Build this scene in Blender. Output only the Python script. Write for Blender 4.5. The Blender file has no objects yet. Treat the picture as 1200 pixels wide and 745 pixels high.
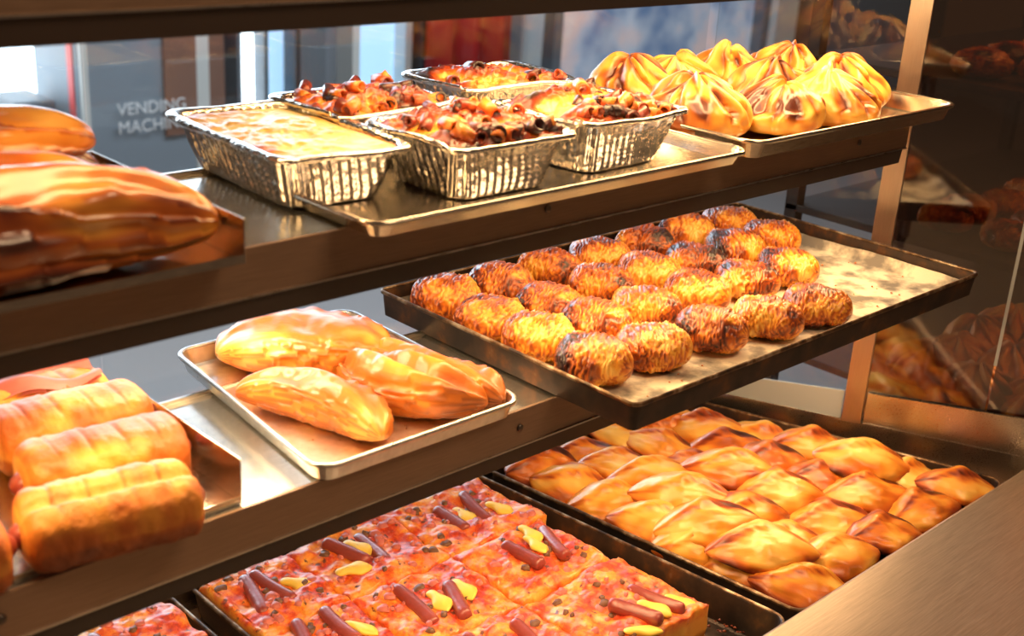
import bpy, math, random
import numpy as np
from mathutils import Matrix, Vector

# ---------------------------------------------------------------- camera, world, lights, exposure
scene = bpy.context.scene
COL = scene.collection
Z0 = 1.5                                        # height of the lens above the shop floor
R3 = ((0.72135521, 0.20671335, -0.66099641),
      (-0.69009886, 0.29501614, -0.66085478),
      (0.0583971, 0.93286391, 0.35546408))
cd = bpy.data.cameras.new('camera'); cam = bpy.data.objects.new('camera', cd); COL.objects.link(cam)
cam.matrix_world = Matrix.Translation((0, 0, Z0)) @ Matrix(R3).to_4x4()
cd.sensor_width = 36; cd.lens = 43.984; cd.clip_start = .02
cd.dof.use_dof = True; cd.dof.focus_distance = 1.3; cd.dof.aperture_fstop = 7.0
scene.camera = cam
vs = scene.view_settings
vs.view_transform = 'Standard'; vs.look = 'None'; vs.gamma = 1; vs.use_curve_mapping = False
vs.exposure = 0.35

wd = bpy.data.worlds.new('world'); scene.world = wd; wd.use_nodes = True
wd.node_tree.nodes['Background'].inputs[0].default_value = (.30, .19, .12, 1)
wd.node_tree.nodes['Background'].inputs[1].default_value = .22

def area(name, loc, size, power, col, rot=(0, 0, 0)):
    l = bpy.data.lights.new(name, 'AREA'); l.shape = 'RECTANGLE'; l.size, l.size_y = size
    l.energy = power; l.color = col
    o = bpy.data.objects.new(name, l); o.location = (loc[0], loc[1], loc[2] + Z0); o.rotation_euler = rot
    COL.objects.link(o); return o
WARM = (1.0, .66, .30)
R = math.radians
# warm strip lamps behind the front shelf lips; rear ones added for a glow
area('strip_light', (.98, .715, -.135), (.78, .02), 1.7, WARM, (R(14), 0, 0))
area('strip_light', (.98, .85, -.125), (.78, .02), .9, WARM, (R(-8), 0, 0))
area('strip_light', (.32, .715, -.135), (.45, .02), .45, WARM, (R(12), 0, 0))
area('strip_light', (.72, .715, -.325), (1.15, .02), 2.3, WARM, (R(4), 0, 0))
area('strip_light', (.62, .85, -.320), (1.15, .02), .55, WARM, (R(-8), 0, 0))
area('strip_light', (.50, .872, -.320), (.16, .02), .55, (1, .78, .5), (R(-4), 0, 0))  # small extra rear lamp, added to put a bright spot on the shelf steel
area('strip_light', (.80, .715, -.522), (1.25, .02), 2.6, (1, .64, .32), (R(2), 0, 0))
# shop ceiling lamps on the customer side, daylight from the windows of the room behind, added fill for its back wall
area('ceiling_lamp', (1.0, -.2, 1.1), (.9, .5), 12, (1, .66, .38), (R(28), 0, 0))
area('window_daylight', (2.0, 3.9, .3), (3.0, 1.4), 60, (.72, .85, 1.0), (R(-75), 0, 0))
area('room_fill', (3.2, 2.6, 1.3), (3.0, .6), 55, (.85, .92, 1.0), (R(40), 0, 0))  # unseen fill light added to brighten the back wall

# ---------------------------------------------------------------- helpers
def _h(ix, iy, iz, seed):
    n = (ix * 374761393 + iy * 668265263 + iz * 2147483647 + seed * 1274126177) & 0xffffffff
    n = ((n ^ (n >> 13)) * 1274126177) & 0xffffffff
    n = (n ^ (n >> 16)) & 0xffff
    return n / 65535.0
def noise(x, y, z, seed=0):
    x, y, z = np.broadcast_arrays(np.asarray(x, float), y, z)
    ix, iy, iz = (np.floor(v).astype(np.int64) for v in (x, y, z))
    fx, fy, fz = x - ix, y - iy, z - iz
    fx, fy, fz = (t * t * (3 - 2 * t) for t in (fx, fy, fz))
    r = 0
    for a in (0, 1):
        for b in (0, 1):
            for c in (0, 1):
                w = (fx if a else 1 - fx) * (fy if b else 1 - fy) * (fz if c else 1 - fz)
                r = r + w * _h(ix + a, iy + b, iz + c, seed)
    return r
def fbm(x, y, z, o=4, seed=0):
    r = 0; a = .5; t = 0
    for k in range(o):
        r = r + a * noise(x * 2 ** k, y * 2 ** k, z * 2 ** k, seed + k); t += a; a *= .55
    return r / t
def sstep(a, b, x):
    t = np.clip((x - a) / (b - a), 0, 1); return t * t * (3 - 2 * t)

def mesh(name, verts, faces, mat, attr=None, smooth=True):
    me = bpy.data.meshes.new(name)
    me.from_pydata([tuple(v) for v in verts], [], [tuple(int(i) for i in f) for f in faces])
    if smooth: me.polygons.foreach_set('use_smooth', [True] * len(me.polygons))
    if attr is not None:
        a = me.attributes.new('bake', 'FLOAT', 'POINT'); a.data.foreach_set('value', np.asarray(attr, np.float32).ravel())
    if mat: me.materials.append(mat)
    me.update(); return me
def obj(name, me, parent=None, loc=(0, 0, 0), rot=(0, 0, 0), label=None, cat=None, group=None, kind=None, scale=None):
    o = bpy.data.objects.new(name, me); COL.objects.link(o)
    o.location = loc if parent else (loc[0], loc[1], loc[2] + Z0)
    o.rotation_euler = rot
    if scale: o.scale = scale if not isinstance(scale, (int, float)) else (scale,) * 3
    if parent: o.parent = parent
    if label: o['label'] = label
    if cat: o['category'] = cat
    if group: o['group'] = group
    if kind: o['kind'] = kind
    return o
def grid_faces(nr, nc, wrap=True):
    f = []
    m = nc if wrap else nc - 1
    for i in range(nr - 1):
        for j in range(m):
            a = i * nc + j; b = i * nc + (j + 1) % nc
            f.append((a, b, b + nc, a + nc))
    return f
def boxes(lst):
    V = []; F = []
    for (x0, x1, y0, y1, z0, z1) in lst:
        b = len(V)
        V += [(x0, y0, z0), (x1, y0, z0), (x1, y1, z0), (x0, y1, z0), (x0, y0, z1), (x1, y0, z1), (x1, y1, z1), (x0, y1, z1)]
        F += [tuple(b + i for i in q) for q in ((0, 3, 2, 1), (4, 5, 6, 7), (0, 1, 5, 4), (1, 2, 6, 5), (2, 3, 7, 6), (3, 0, 4, 7))]
    return V, F
def box(name, b, mat, parent=None, loc=(0, 0, 0), rot=(0, 0, 0), bev=0, **k):
    V, F = boxes([b]); me = mesh(name, V, F, mat, smooth=False)
    o = obj(name, me, parent, loc, rot, **k)
    if bev:
        m = o.modifiers.new('bevel', 'BEVEL'); m.width = bev; m.segments = 2; m.limit_method = 'ANGLE'
    return o
def prism(name, prof, x0, x1, mat, parent=None, loc=(0, 0, 0), **k):   # profile in (y, z), extruded along x
    n = len(prof)
    V = [(x0, y, z) for y, z in prof] + [(x1, y, z) for y, z in prof]
    F = [(i, (i + 1) % n, n + (i + 1) % n, n + i) for i in range(n)] + [tuple(range(n))[::-1], tuple(range(n, 2 * n))]
    return obj(name, mesh(name, V, F, mat, smooth=False), parent, loc, **k)
def lathe(name, prof, n, mat, **k):
    A = np.arange(n) * 2 * math.pi / n
    V = [(r * math.cos(a), r * math.sin(a), z) for r, z in prof for a in A]
    F = grid_faces(len(prof), n) + [tuple(range(n))[::-1], tuple(range((len(prof) - 1) * n, len(prof) * n))]
    return mesh(name, V, F, mat, **k)
def quad_panel(name, P, t, mat, parent=None, **k):                     # thick panel on 4 points, thickness along its normal
    P = [Vector(p) for p in P]; n = (P[1] - P[0]).cross(P[3] - P[0]).normalized() * t
    V = [tuple(p) for p in P] + [tuple(p + n) for p in P]
    F = [(0, 3, 2, 1), (4, 5, 6, 7), (0, 1, 5, 4), (1, 2, 6, 5), (2, 3, 7, 6), (3, 0, 4, 7)]
    return obj(name, mesh(name, V, F, mat, smooth=False), parent, **k)

# ---------------------------------------------------------------- materials
def newmat(name):
    m = bpy.data.materials.new(name); m.use_nodes = True
    return m, m.node_tree.nodes, m.node_tree.links, m.node_tree.nodes['Principled BSDF']
def plain(name, col, rough=.5, metal=0, emit=None, es=1, coat=0):
    m, N, L, b = newmat(name)
    b.inputs['Base Color'].default_value = (*col, 1); b.inputs['Roughness'].default_value = rough
    b.inputs['Metallic'].default_value = metal; b.inputs['Coat Weight'].default_value = coat
    if emit: b.inputs['Emission Color'].default_value = (*emit, 1); b.inputs['Emission Strength'].default_value = es
    return m
def ramp(N, stops):
    r = N.new('ShaderNodeValToRGB'); e = r.color_ramp.elements
    while len(e) < len(stops): e.new(.5)
    for el, (p, c) in zip(e, stops): el.position = p; el.color = (*c, 1)
    return r
def noisetex(N, L, scale, detail=4, vec=None, stretch=None, coord='Object', rough=.55):
    t = N.new('ShaderNodeTexNoise'); t.inputs['Scale'].default_value = scale; t.inputs['Detail'].default_value = detail
    t.inputs['Roughness'].default_value = rough
    c = N.new('ShaderNodeTexCoord'); mp = N.new('ShaderNodeMapping')
    if stretch: mp.inputs['Scale'].default_value = stretch
    L.new(c.outputs[coord], mp.inputs[0]); L.new(mp.outputs[0], t.inputs['Vector'])
    return t
def math_(N, L, op, a, b=None, c=None):
    n = N.new('ShaderNodeMath'); n.operation = op
    for i, v in enumerate((a, b, c)):
        if v is None: continue
        if isinstance(v, (int, float)): n.inputs[i].default_value = v
        else: L.new(v, n.inputs[i])
    return n.outputs[0]
def crust(name, stops, amp=.5, scale=40, rough=.38, coat=.25, bump=.25, fine=220, stretch=None, rnd=.10, sss=.0):
    m, N, L, b = newmat(name)
    at = N.new('ShaderNodeAttribute'); at.attribute_name = 'bake'
    t = noisetex(N, L, scale, 5, stretch=stretch)
    oi = N.new('ShaderNodeObjectInfo')
    f = math_(N, L, 'SUBTRACT', t.outputs[0], .5)
    f = math_(N, L, 'MULTIPLY_ADD', f, amp, at.outputs['Fac'])
    g = math_(N, L, 'SUBTRACT', oi.outputs['Random'], .5)
    f = math_(N, L, 'MULTIPLY_ADD', g, rnd, f)
    r = ramp(N, stops); L.new(f, r.inputs[0]); L.new(r.outputs[0], b.inputs['Base Color'])
    b.inputs['Roughness'].default_value = rough; b.inputs['Coat Weight'].default_value = coat; b.inputs['Coat Roughness'].default_value = .3
    t2 = noisetex(N, L, fine, 4, stretch=stretch); bp = N.new('ShaderNodeBump'); bp.inputs['Strength'].default_value = bump; bp.inputs['Distance'].default_value = .002
    L.new(t2.outputs[0], bp.inputs['Height']); L.new(bp.outputs[0], b.inputs['Normal'])
    return m
PALE = (.86, .52, .17); GOLD = (.80, .34, .055); AMBER = (.58, .17, .022); BROWN = (.26, .055, .012); CHAR = (.035, .016, .018)
M = {}
M['flaky'] = crust('flaky_pastry', [(0, (.90, .56, .14)), (.28, (.84, .36, .04)), (.46, (.62, .15, .015)), (.66, (.26, .045, .012)), (.88, (.03, .014, .018))], .7, 32, .3, .35, .35, 260, rnd=.16)
M['pastizzi'] = crust('diamond_pastry', [(0, (.90, .60, .15)), (.3, (.84, .37, .045)), (.5, (.66, .17, .015)), (.7, (.30, .045, .008)), (.95, (.05, .012, .006))], .5, 22, .34, .3, .25, 200, stretch=(.5, 1, 1), rnd=.26)
M['pouch'] = crust('pouch_pastry', [(0, (.92, .60, .16)), (.35, (.86, .42, .06)), (.55, (.68, .22, .025)), (.75, (.34, .08, .012)), (.95, (.10, .02, .01))], .42, 26, .32, .35, .12, 160)
M['glazed'] = crust('glazed_pastry', [(0, (.82, .46, .12)), (.3, (.72, .28, .04)), (.55, (.52, .13, .018)), (.8, (.22, .04, .01)), (1, (.08, .02, .01))], .35, 14, .22, .6, .08, 120, stretch=(.6, 1, 1))
M['layered'] = crust('layered_pastry', [(0, (.90, .56, .17)), (.26, (.84, .36, .06)), (.46, (.64, .17, .02)), (.85, (.34, .09, .02)), (1, (.12, .03, .01))], .4, 24, .35, .3, .2, 200, stretch=(.5, 1, 1.6))
M['roll'] = crust('sausage_roll_pastry', [(0, (.88, .54, .15)), (.30, (.76, .31, .045)), (.52, (.50, .12, .015)), (.85, (.25, .06, .015)), (1, (.1, .03, .01))], .6, 30, .5, .08, .5, 160)
M['gratin'] = crust('burnt_gratin', [(0, (.90, .58, .14)), (.3, (.84, .34, .04)), (.48, (.60, .11, .015)), (.66, (.26, .03, .01)), (.9, (.03, .012, .012))], .75, 55, .3, .4, .5, 190, rnd=0)
M['gratin_pale'] = crust('golden_gratin', [(0, (.95, .74, .34)), (.35, (.88, .50, .11)), (.6, (.78, .30, .05)), (.85, (.34, .08, .02)), (1, (.1, .03, .02))], .6, 28, .35, .3, .3, 160, rnd=0)

def steel(name, col=(.62, .57, .52), rough=.28, stretch=(3, 60, 60), amt=.12, bump=.03, metal=1.0):
    m, N, L, b = newmat(name)
    t = noisetex(N, L, 14, 6, stretch=stretch)
    r = ramp(N, [(.25, tuple(c * (1 - amt * 1.4) for c in col)), (.75, tuple(min(1, c * (1 + amt)) for c in col))])
    L.new(t.outputs[0], r.inputs[0]); L.new(r.outputs[0], b.inputs['Base Color'])
    b.inputs['Metallic'].default_value = metal
    rr = N.new('ShaderNodeMapRange'); rr.inputs[3].default_value = rough * .75; rr.inputs[4].default_value = rough * 1.3
    L.new(t.outputs[0], rr.inputs[0]); L.new(rr.outputs[0], b.inputs['Roughness'])
    bp = N.new('ShaderNodeBump'); bp.inputs['Strength'].default_value = bump; bp.inputs['Distance'].default_value = .001
    L.new(t.outputs[0], bp.inputs['Height']); L.new(bp.outputs[0], b.inputs['Normal'])
    return m
M['steel'] = steel('brushed_steel')
M['shelf'] = steel('shelf_steel', (.70, .67, .62), .2, metal=.93)
M['fascia'] = steel('fascia_steel', (.34, .22, .15), .45, metal=.6)
M['lip'] = plain('shaded_lip', (.045, .03, .024), .5)  # shade of the down-facing shelf edge put into a dark colour
M['post'] = steel('post_steel', (.44, .36, .31), .35, (60, 60, 3), .06, .01)
M['counter'] = steel('counter_steel', (.52, .42, .32), .42, (2, 40, 40), .15, .05, metal=.7)
M['tray'] = steel('tray_steel', (.68, .61, .52), .22, (8, 30, 30), .1)
M['tray_bright'] = steel('bright_tray_steel', (.82, .82, .82), .3, (10, 10, 10), .1)
def rusty(name):
    m, N, L, b = newmat(name)
    t = noisetex(N, L, 30, 6); r = ramp(N, [(.35, (.035, .028, .026)), (.55, (.07, .045, .035)), (.66, (.16, .07, .03)), (.8, (.30, .20, .12))])
    L.new(t.outputs[0], r.inputs[0]); L.new(r.outputs[0], b.inputs['Base Color'])
    b.inputs['Metallic'].default_value = .55; b.inputs['Roughness'].default_value = .42
    bp = N.new('ShaderNodeBump'); bp.inputs['Strength'].default_value = .2; bp.inputs['Distance'].default_value = .001
    L.new(t.outputs[0], bp.inputs['Height']); L.new(bp.outputs[0], b.inputs['Normal'])
    return m
M['dark_tray'] = rusty('blackened_tray')
def wornrim():
    m, N, L, b = newmat('worn_rim')
    t = noisetex(N, L, 60, 6); r = ramp(N, [(.35, (.05, .035, .03)), (.5, (.18, .10, .05)), (.62, (.42, .32, .22)), (.8, (.6, .5, .4))])
    L.new(t.outputs[0], r.inputs[0]); L.new(r.outputs[0], b.inputs['Base Color'])
    b.inputs['Metallic'].default_value = .7; b.inputs['Roughness'].default_value = .4; return m
M['rim'] = wornrim()
def foil():
    m, N, L, b = newmat('aluminium_foil')
    b.inputs['Metallic'].default_value = 1; b.inputs['Base Color'].default_value = (.83, .80, .76, 1); b.inputs['Roughness'].default_value = .2
    t = N.new('ShaderNodeTexVoronoi'); t.inputs['Scale'].default_value = 120
    c = N.new('ShaderNodeTexCoord'); L.new(c.outputs['Object'], t.inputs['Vector'])
    t2 = noisetex(N, L, 90, 5)
    s = math_(N, L, 'ADD', t.outputs['Distance'], t2.outputs[0])
    bp = N.new('ShaderNodeBump'); bp.inputs['Strength'].default_value = .45; bp.inputs['Distance'].default_value = .0016
    L.new(s, bp.inputs['Height']); L.new(bp.outputs[0], b.inputs['Normal']); return m
M['foil'] = foil()
def glass(name, refl, tint=(1, 1, 1), rough=.0):
    m = bpy.data.materials.new(name); m.use_nodes = True; N = m.node_tree.nodes; L = m.node_tree.links; N.clear()
    o = N.new('ShaderNodeOutputMaterial'); mx = N.new('ShaderNodeMixShader'); tr = N.new('ShaderNodeBsdfTransparent'); gl = N.new('ShaderNodeBsdfGlossy')
    tr.inputs[0].default_value = (*tint, 1); gl.inputs['Roughness'].default_value = rough
    fr = N.new('ShaderNodeLayerWeight'); fr.inputs[0].default_value = .5
    f = math_(N, L, 'POWER', fr.outputs['Facing'], 5); f = math_(N, L, 'MULTIPLY_ADD', f, .8, refl); f = math_(N, L, 'MINIMUM', f, 1.0)
    L.new(f, mx.inputs[0]); L.new(tr.outputs[0], mx.inputs[1]); L.new(gl.outputs[0], mx.inputs[2]); L.new(mx.outputs[0], o.inputs[0]); return m
M['glass'] = glass('clear_glass', .035, (.93, .96, .97), .02)
M['glass_end'] = glass('smoked_glass', .20, (.50, .36, .27), .06)
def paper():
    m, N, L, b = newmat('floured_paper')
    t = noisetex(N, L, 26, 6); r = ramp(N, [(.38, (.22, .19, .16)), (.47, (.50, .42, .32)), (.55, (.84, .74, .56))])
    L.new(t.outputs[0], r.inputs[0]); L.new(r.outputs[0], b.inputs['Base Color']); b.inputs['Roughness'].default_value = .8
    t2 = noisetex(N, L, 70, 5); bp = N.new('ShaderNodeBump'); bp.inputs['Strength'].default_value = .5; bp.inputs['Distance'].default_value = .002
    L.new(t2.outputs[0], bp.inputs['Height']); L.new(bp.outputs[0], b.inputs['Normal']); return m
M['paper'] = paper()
def pizza_mat():
    m, N, L, b = newmat('pizza_topping')
    at = N.new('ShaderNodeAttribute'); at.attribute_name = 'bake'
    t = noisetex(N, L, 30, 8, rough=.72, coord='Generated' if False else 'Object')
    r = ramp(N, [(.34, (.30, .02, .012)), (.43, (.66, .06, .015)), (.50, (.80, .17, .02)), (.58, (.88, .34, .04)), (.70, (.92, .56, .14))])
    L.new(t.outputs[0], r.inputs[0])
    t2 = noisetex(N, L, 55, 4); r2 = ramp(N, [(.56, (0, 0, 0)), (.64, (1, 1, 1))]); L.new(t2.outputs[0], r2.inputs[0])
    mx = N.new('ShaderNodeMixRGB'); L.new(math_(N, L, 'MULTIPLY', r2.outputs[0], .5), mx.inputs[0]); L.new(r.outputs[0], mx.inputs[1]); mx.inputs[2].default_value = (.74, .36, .32, 1)
    t3 = noisetex(N, L, 95, 3); r3 = ramp(N, [(.64, (0, 0, 0)), (.70, (1, 1, 1))]); L.new(t3.outputs[0], r3.inputs[0])
    m3 = N.new('ShaderNodeMixRGB'); L.new(r3.outputs[0], m3.inputs[0]); L.new(mx.outputs[0], m3.inputs[1]); m3.inputs[2].default_value = (.16, .05, .03, 1)
    m4 = N.new('ShaderNodeMixRGB'); L.new(at.outputs['Fac'], m4.inputs[0]); L.new(m3.outputs[0], m4.inputs[1]); m4.inputs[2].default_value = (.82, .42, .10, 1)
    L.new(m4.outputs[0], b.inputs['Base Color']); b.inputs['Roughness'].default_value = .42; b.inputs['Coat Weight'].default_value = .2; b.inputs['Coat Roughness'].default_value = .25
    bp = N.new('ShaderNodeBump'); bp.inputs['Strength'].default_value = .4; bp.inputs['Distance'].default_value = .002
    L.new(t2.outputs[0], bp.inputs['Height']); L.new(bp.outputs[0], b.inputs['Normal']); return m
M['pizza'] = pizza_mat()
M['sausage'] = crust('sausage_skin', [(0, (.30, .05, .035)), (.5, (.40, .09, .08)), (1, (.16, .03, .025))], 1.2, 60, .3, .5, .3, 200)
M['ham'] = plain('cooked_ham', (.60, .16, .13), .45)
M['egg'] = plain('boiled_egg', (.95, .66, .10), .4)
M['olive'] = plain('mushroom_and_olive', (.17, .07, .03), .5)
M['screw'] = plain('screw_metal', (.12, .10, .09), .4, .8)
M['black'] = plain('black_plastic', (.02, .022, .028), .45)
M['machine'] = plain('grey_machine_panel', (.26, .32, .38), .5)
M['machine_light'] = plain('pale_machine_panel', (.42, .48, .52), .5)
M['print'] = plain('white_lettering', (.85, .88, .9), .6)
M['red'] = plain('red_paint', (.62, .02, .02), .5)
M['redpole'] = plain('coral_red_paint', (.85, .12, .12), .5)
M['white'] = plain('white_frame', (.75, .78, .76), .5)
M['greyframe'] = plain('grey_frame', (.16, .19, .22), .5)
M['brown'] = plain('brown_panel', (.25, .13, .09), .6)
M['wall'] = plain('painted_wall', (.25, .28, .32), .8)
M['floor'] = plain('floor_tile', (.20, .18, .17), .5)
M['sky'] = plain('bright_daylight_pane', (.8, .9, 1), .5, emit=(.86, .94, 1.0), es=3.2)
M['sky2'] = plain('pale_blue_lit_pane', (.4, .6, .8), .5, emit=(.42, .68, .95), es=.75)
M['sky3'] = plain('soft_blue_lit_pane', (.3, .4, .5), .5, emit=(.36, .55, .72), es=.55)
def blurpane():
    m, N, L, b = newmat('lit_poster_glass')
    t = noisetex(N, L, 2.2, 3); r = ramp(N, [(.35, (.10, .16, .28)), (.48, (.30, .34, .42)), (.6, (.52, .38, .36)), (.75, (.60, .55, .52))])
    L.new(t.outputs[0], r.inputs[0]); L.new(r.outputs[0], b.inputs['Base Color']); L.new(r.outputs[0], b.inputs['Emission Color']); b.inputs['Emission Strength'].default_value = .55
    return m
M['blurpane'] = blurpane()

# ---------------------------------------------------------------- the room behind
YB = 4.5
box('floor', (-2.5, 9, -3, YB + .3, -1.56, -1.5), M['floor'], kind='structure')
box('wall_back', (-1.5, 9, YB + .12, YB + .3, -1.5, 1.5), M['wall'], kind='structure')
wi = 1
def window(x0, x1, z0, z1, pane, fr=M['white'], f=.03):
    global wi
    w = box('window_%d' % wi, (x0, x1, YB + .08, YB + .12, z0, z1), pane, kind='structure'); wi += 1
    V, F = boxes([(x0 - f, x0, YB, YB + .12, z0 - f, z1 + f), (x1, x1 + f, YB, YB + .12, z0 - f, z1 + f), (x0, x1, YB, YB + .12, z0 - f, z0), (x0, x1, YB, YB + .12, z1, z1 + f)])
    m = mesh('window_frame', [(a, b, c) for a, b, c in V], F, fr, smooth=False); o = obj('window_frame', m, w); return w
window(.2, 2.03, -1.12, 1.1, M['sky'])
window(2.83, 2.94, -1.2, 1.1, M['sky'], M['greyframe'], .02)
window(2.96, 3.09, -1.2, 1.1, M['sky2'], M['greyframe'], .01)
window(3.44, 3.70, -1.2, 1.1, M['sky2'], M['white'], .04)
window(4.74, 6.5, -1.3, 1.1, M['blurpane'], M['greyframe'], .06)
box('trim_1', (2.60, 2.665, YB - .02, YB + .1, -1.5, 1.2), M['white'], kind='structure')
box('trim_2', (2.67, 2.76, YB + .02, YB + .1, -1.5, 1.2), M['brown'], kind='structure')
box('trim_3', (3.11, 3.24, YB - .02, YB + .1, -1.5, 1.2), M['greyframe'], kind='structure')
box('trim_4', (3.76, 3.83, YB - .05, YB + .1, -1.5, 1.2), M['black'], kind='structure')
o = box('red_pole', (-.02, .02, -.02, .02, 0, 2.6), M['redpole'], loc=(1.945, YB - .35, -1.5), label='thin coral red pole standing left of the grey vending machine', cat='pole')
box('trim_5', (6.56, 6.78, YB - .05, YB + .1, -1.5, 1.2), M['white'], kind='structure')
box('trim_6', (6.95, 7.05, YB - .05, YB + .1, -1.5, 1.2), M['brown'], kind='structure')
# coffee machine on a stand before the bright window
t = obj('coffee_machine', None, loc=(1.83, 4.3, -1.14), label='dark blurred coffee machine in front of the bright white window', cat='machine')
box('body', (-.09, .09, -.12, .12, 0, .16), M['black'], t, bev=.02); box('lid', (-.10, .06, -.11, .11, .16, .21), M['greyframe'], t, bev=.015)
t2 = obj('cabinet', None, loc=(1.42, 4.3, -1.5), label='low dark cabinet under the bright window carrying the coffee machine', cat='cabinet')
box('body', (-.6, .44, -.14, .14, 0, .35), M['greyframe'], t2); box('top', (-.62, .45, -.15, .15, .35, .36), M['black'], t2)
# vending machine
vm = obj('vending_machine', None, loc=(2.15, 4.2, -1.5), label='grey blue vending machine with white VENDING MACHINE lettering behind the glass', cat='vending machine')
box('body', (-.22, .23, -.1, .25, .02, 1.9), M['machine'], vm, bev=.01)
box('kick_panel', (-.21, .22, -.115, -.1, .05, .20), M['machine_light'], vm)
box('side_panel', (.10, .23, -.112, -.1, .42, 1.88), M['brown'], vm)
box('door_edge', (-.215, -.19, -.115, -.1, .2, 1.88), M['white'], vm)
for s, z in (('VENDING', .515), ('MACHINE', .450)):
    cu = bpy.data.curves.new('lettering', 'FONT'); cu.body = s; cu.size = .062; cu.extrude = .001; cu.align_x = 'CENTER'
    cu.materials.append(M['print'])
    ob = bpy.data.objects.new('lettering', cu); COL.objects.link(ob); ob.parent = vm; ob.location = (.04, -.116, z); ob.rotation_euler = (R(90), 0, 0)
    dg = bpy.context.evaluated_depsgraph_get(); me = bpy.data.meshes.new_from_object(ob.evaluated_get(dg))
    bpy.data.objects.remove(ob); obj('lettering', me, vm, (.045, -.117, z), (R(90), 0, 0), label='white word ' + s)
# red banner and a lit drinks fridge
t = obj('red_banner', None, loc=(3.97, 4.35, -1.5), label='large red banner seen through the glass above the foil pans', cat='banner')
nb = 24; V = []
for i in range(nb):
    x = -.27 + .54 * i / (nb - 1); y = .02 * math.sin(i * .9)
    V += [(x, y, .1), (x, y, 1.9), (x, y + .006, 1.9), (x, y + .006, .1)]
obj('cloth', mesh('cloth', V, grid_faces(nb, 4), M['red']), t); box('rod', (-.3, .3, -.01, .02, 1.9, 1.93), M['white'], t)
t = obj('standing_sign', None, loc=(4.31, 4.3, -1.5), label='pale grey curved standing panel right of the red banner', cat='sign')
V = []
for i in range(12):
    a = -.6 + i * .11; x = .10 * math.sin(a * 1.4); y = .05 * math.cos(a)
    V += [(x - .02, y, .0), (x + .03 * math.sin(i), y, 1.9), (x, y + .01, 1.9), (x, y + .01, 0)]
V = [(-.07 + .012 * i + .0, .03 * math.sin(i * .3), z + 0) for i in range(12) for z in (0, 1.9)] 
V = [(x + (.05 if z > 0 else 0), y, z) for x, y, z in V] + [(x + (.05 if z > 0 else 0), y + .012, z) for x, y, z in V]
F = []
for i in range(11):
    a = 2 * i; F += [(a, a + 2, a + 3, a + 1), (24 + a, 24 + a + 1, 24 + a + 3, 24 + a + 2)]
    F += [(a, 24 + a, 24 + a + 2, a + 2), (a + 1, a + 3, 24 + a + 3, 24 + a + 1)]
F += [(0, 1, 25, 24), (22, 46, 47, 23)]
obj('panel', mesh('panel', V, F, M['machine_light'], smooth=False), t); box('foot', (-.1, .1, -.06, .1, 0, .02), M['black'], t)

# ---------------------------------------------------------------- the display case
case = obj('display_case', None, loc=(0, 0, -1.5), label='steel and glass heated pastry display case with three shelves', cat='display case')
def cpart(o): return o
CZ = (0, 0, 1.5)                                   # parts are given in lens-height coordinates
XL = -.25
YG = 1.01                                          # back glass
def PX(y): return 1.385 + (.926 - y) * .437        # slanted end wall
def shelf(z, label, screws):
    s = prism('shelf', [(.692, z - .003), (.692, z), (.875, z), (.875, z - .003)], XL, 1.305, M['shelf'], case, CZ, label=label)
    fs = prism('fascia', [(.689, z + .0008), (.689, z - .034), (.697, z - .034), (.697, z - .004), (.692, z - .003), (.692, z + .0008)], XL, 1.305, M['fascia'], s)
    prism('lower_lip', [(.690, z - .0342), (.692, z - .052), (.699, z - .052), (.697, z - .0342)], XL, 1.300, M['lip'], s, label='dark lower edge')
    prism('back_lip', [(.875, z + .004), (.875, z - .02), (.878, z - .02), (.878, z + .004)], XL, 1.305, M['steel'], s)
    prism('lip_seam', [(.6875, z - .0335), (.6875, z - .0350), (.690, z - .0350), (.690, z - .0335)], XL, 1.305, M['steel'], s)
    prism('lamp_housing', [(.700, z - .045), (.700, z - .01), (.735, z - .01), (.735, z - .045), (.733, z - .045), (.733, z - .012), (.702, z - .012), (.702, z - .045)], XL, 1.29, M['steel'], s)
    for x in screws:
        obj('screw', lathe('screw', [(.0, 0), (.0035, 0), (.0035, .001), (.002, .0018), (.0, .0018)], 12, M['screw']), s, (x, .6885, z - .016), (R(90), 0, 0))
    return s
zT, zM, zU, zB = -.265, -.461, -.071, -.768
shelf(zU, 'dark top shelf at the upper edge', [])
shelf(zT, 'upper shelf carrying foil pans', [.722, 1.20, .2])
shelf(zM, 'lower shelf carrying the blackened sliding tray', [.707, .25, 1.1])
# lower deck, rails, posts
B0 = (PX(YG), YG); B1 = (PX(.53), .53)
V = [(XL, .53, zB), (B1[0], B1[1], zB), (B0[0], B0[1], zB), (XL, YG, zB)]
quad_panel('lower_deck', V[::-1], .01, M['fascia'], case, loc=CZ)
dx, dy = B1[0] - B0[0], B1[1] - B0[1]; dl = math.hypot(dx, dy); ux, uy = dx / dl, dy / dl; nx, ny = -uy, ux   # outward normal points +x
if nx < 0: nx, ny = -nx, -ny
def along(s, off=0): return (B0[0] + ux * s + nx * off, B0[1] + uy * s + ny * off)
def endbox(name, s0, s1, o0, o1, z0, z1, mat, z1b=None, **k):
    p = [along(s0, o0), along(s1, o0), along(s1, o1), along(s0, o1)]
    zt = [z1, z1 if z1b is None else z1b]; zt = [zt[0], zt[1], zt[1], zt[0]]
    V = [(a, b, z0) for a, b in p] + [(p[i][0], p[i][1], zt[i]) for i in range(4)]
    F = [(0, 3, 2, 1), (4, 5, 6, 7), (0, 1, 5, 4), (1, 2, 6, 5), (2, 3, 7, 6), (3, 0, 4, 7)]
    return obj(name, mesh(name, V, F, mat, smooth=False), case, CZ, **k)
endbox('bottom_rail', 0, dl, -.006, .012, zB, -.716, M['steel'], label='bright steel bottom rail of the slanted end wall')
sp = .255                                          # post along the wall
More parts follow.
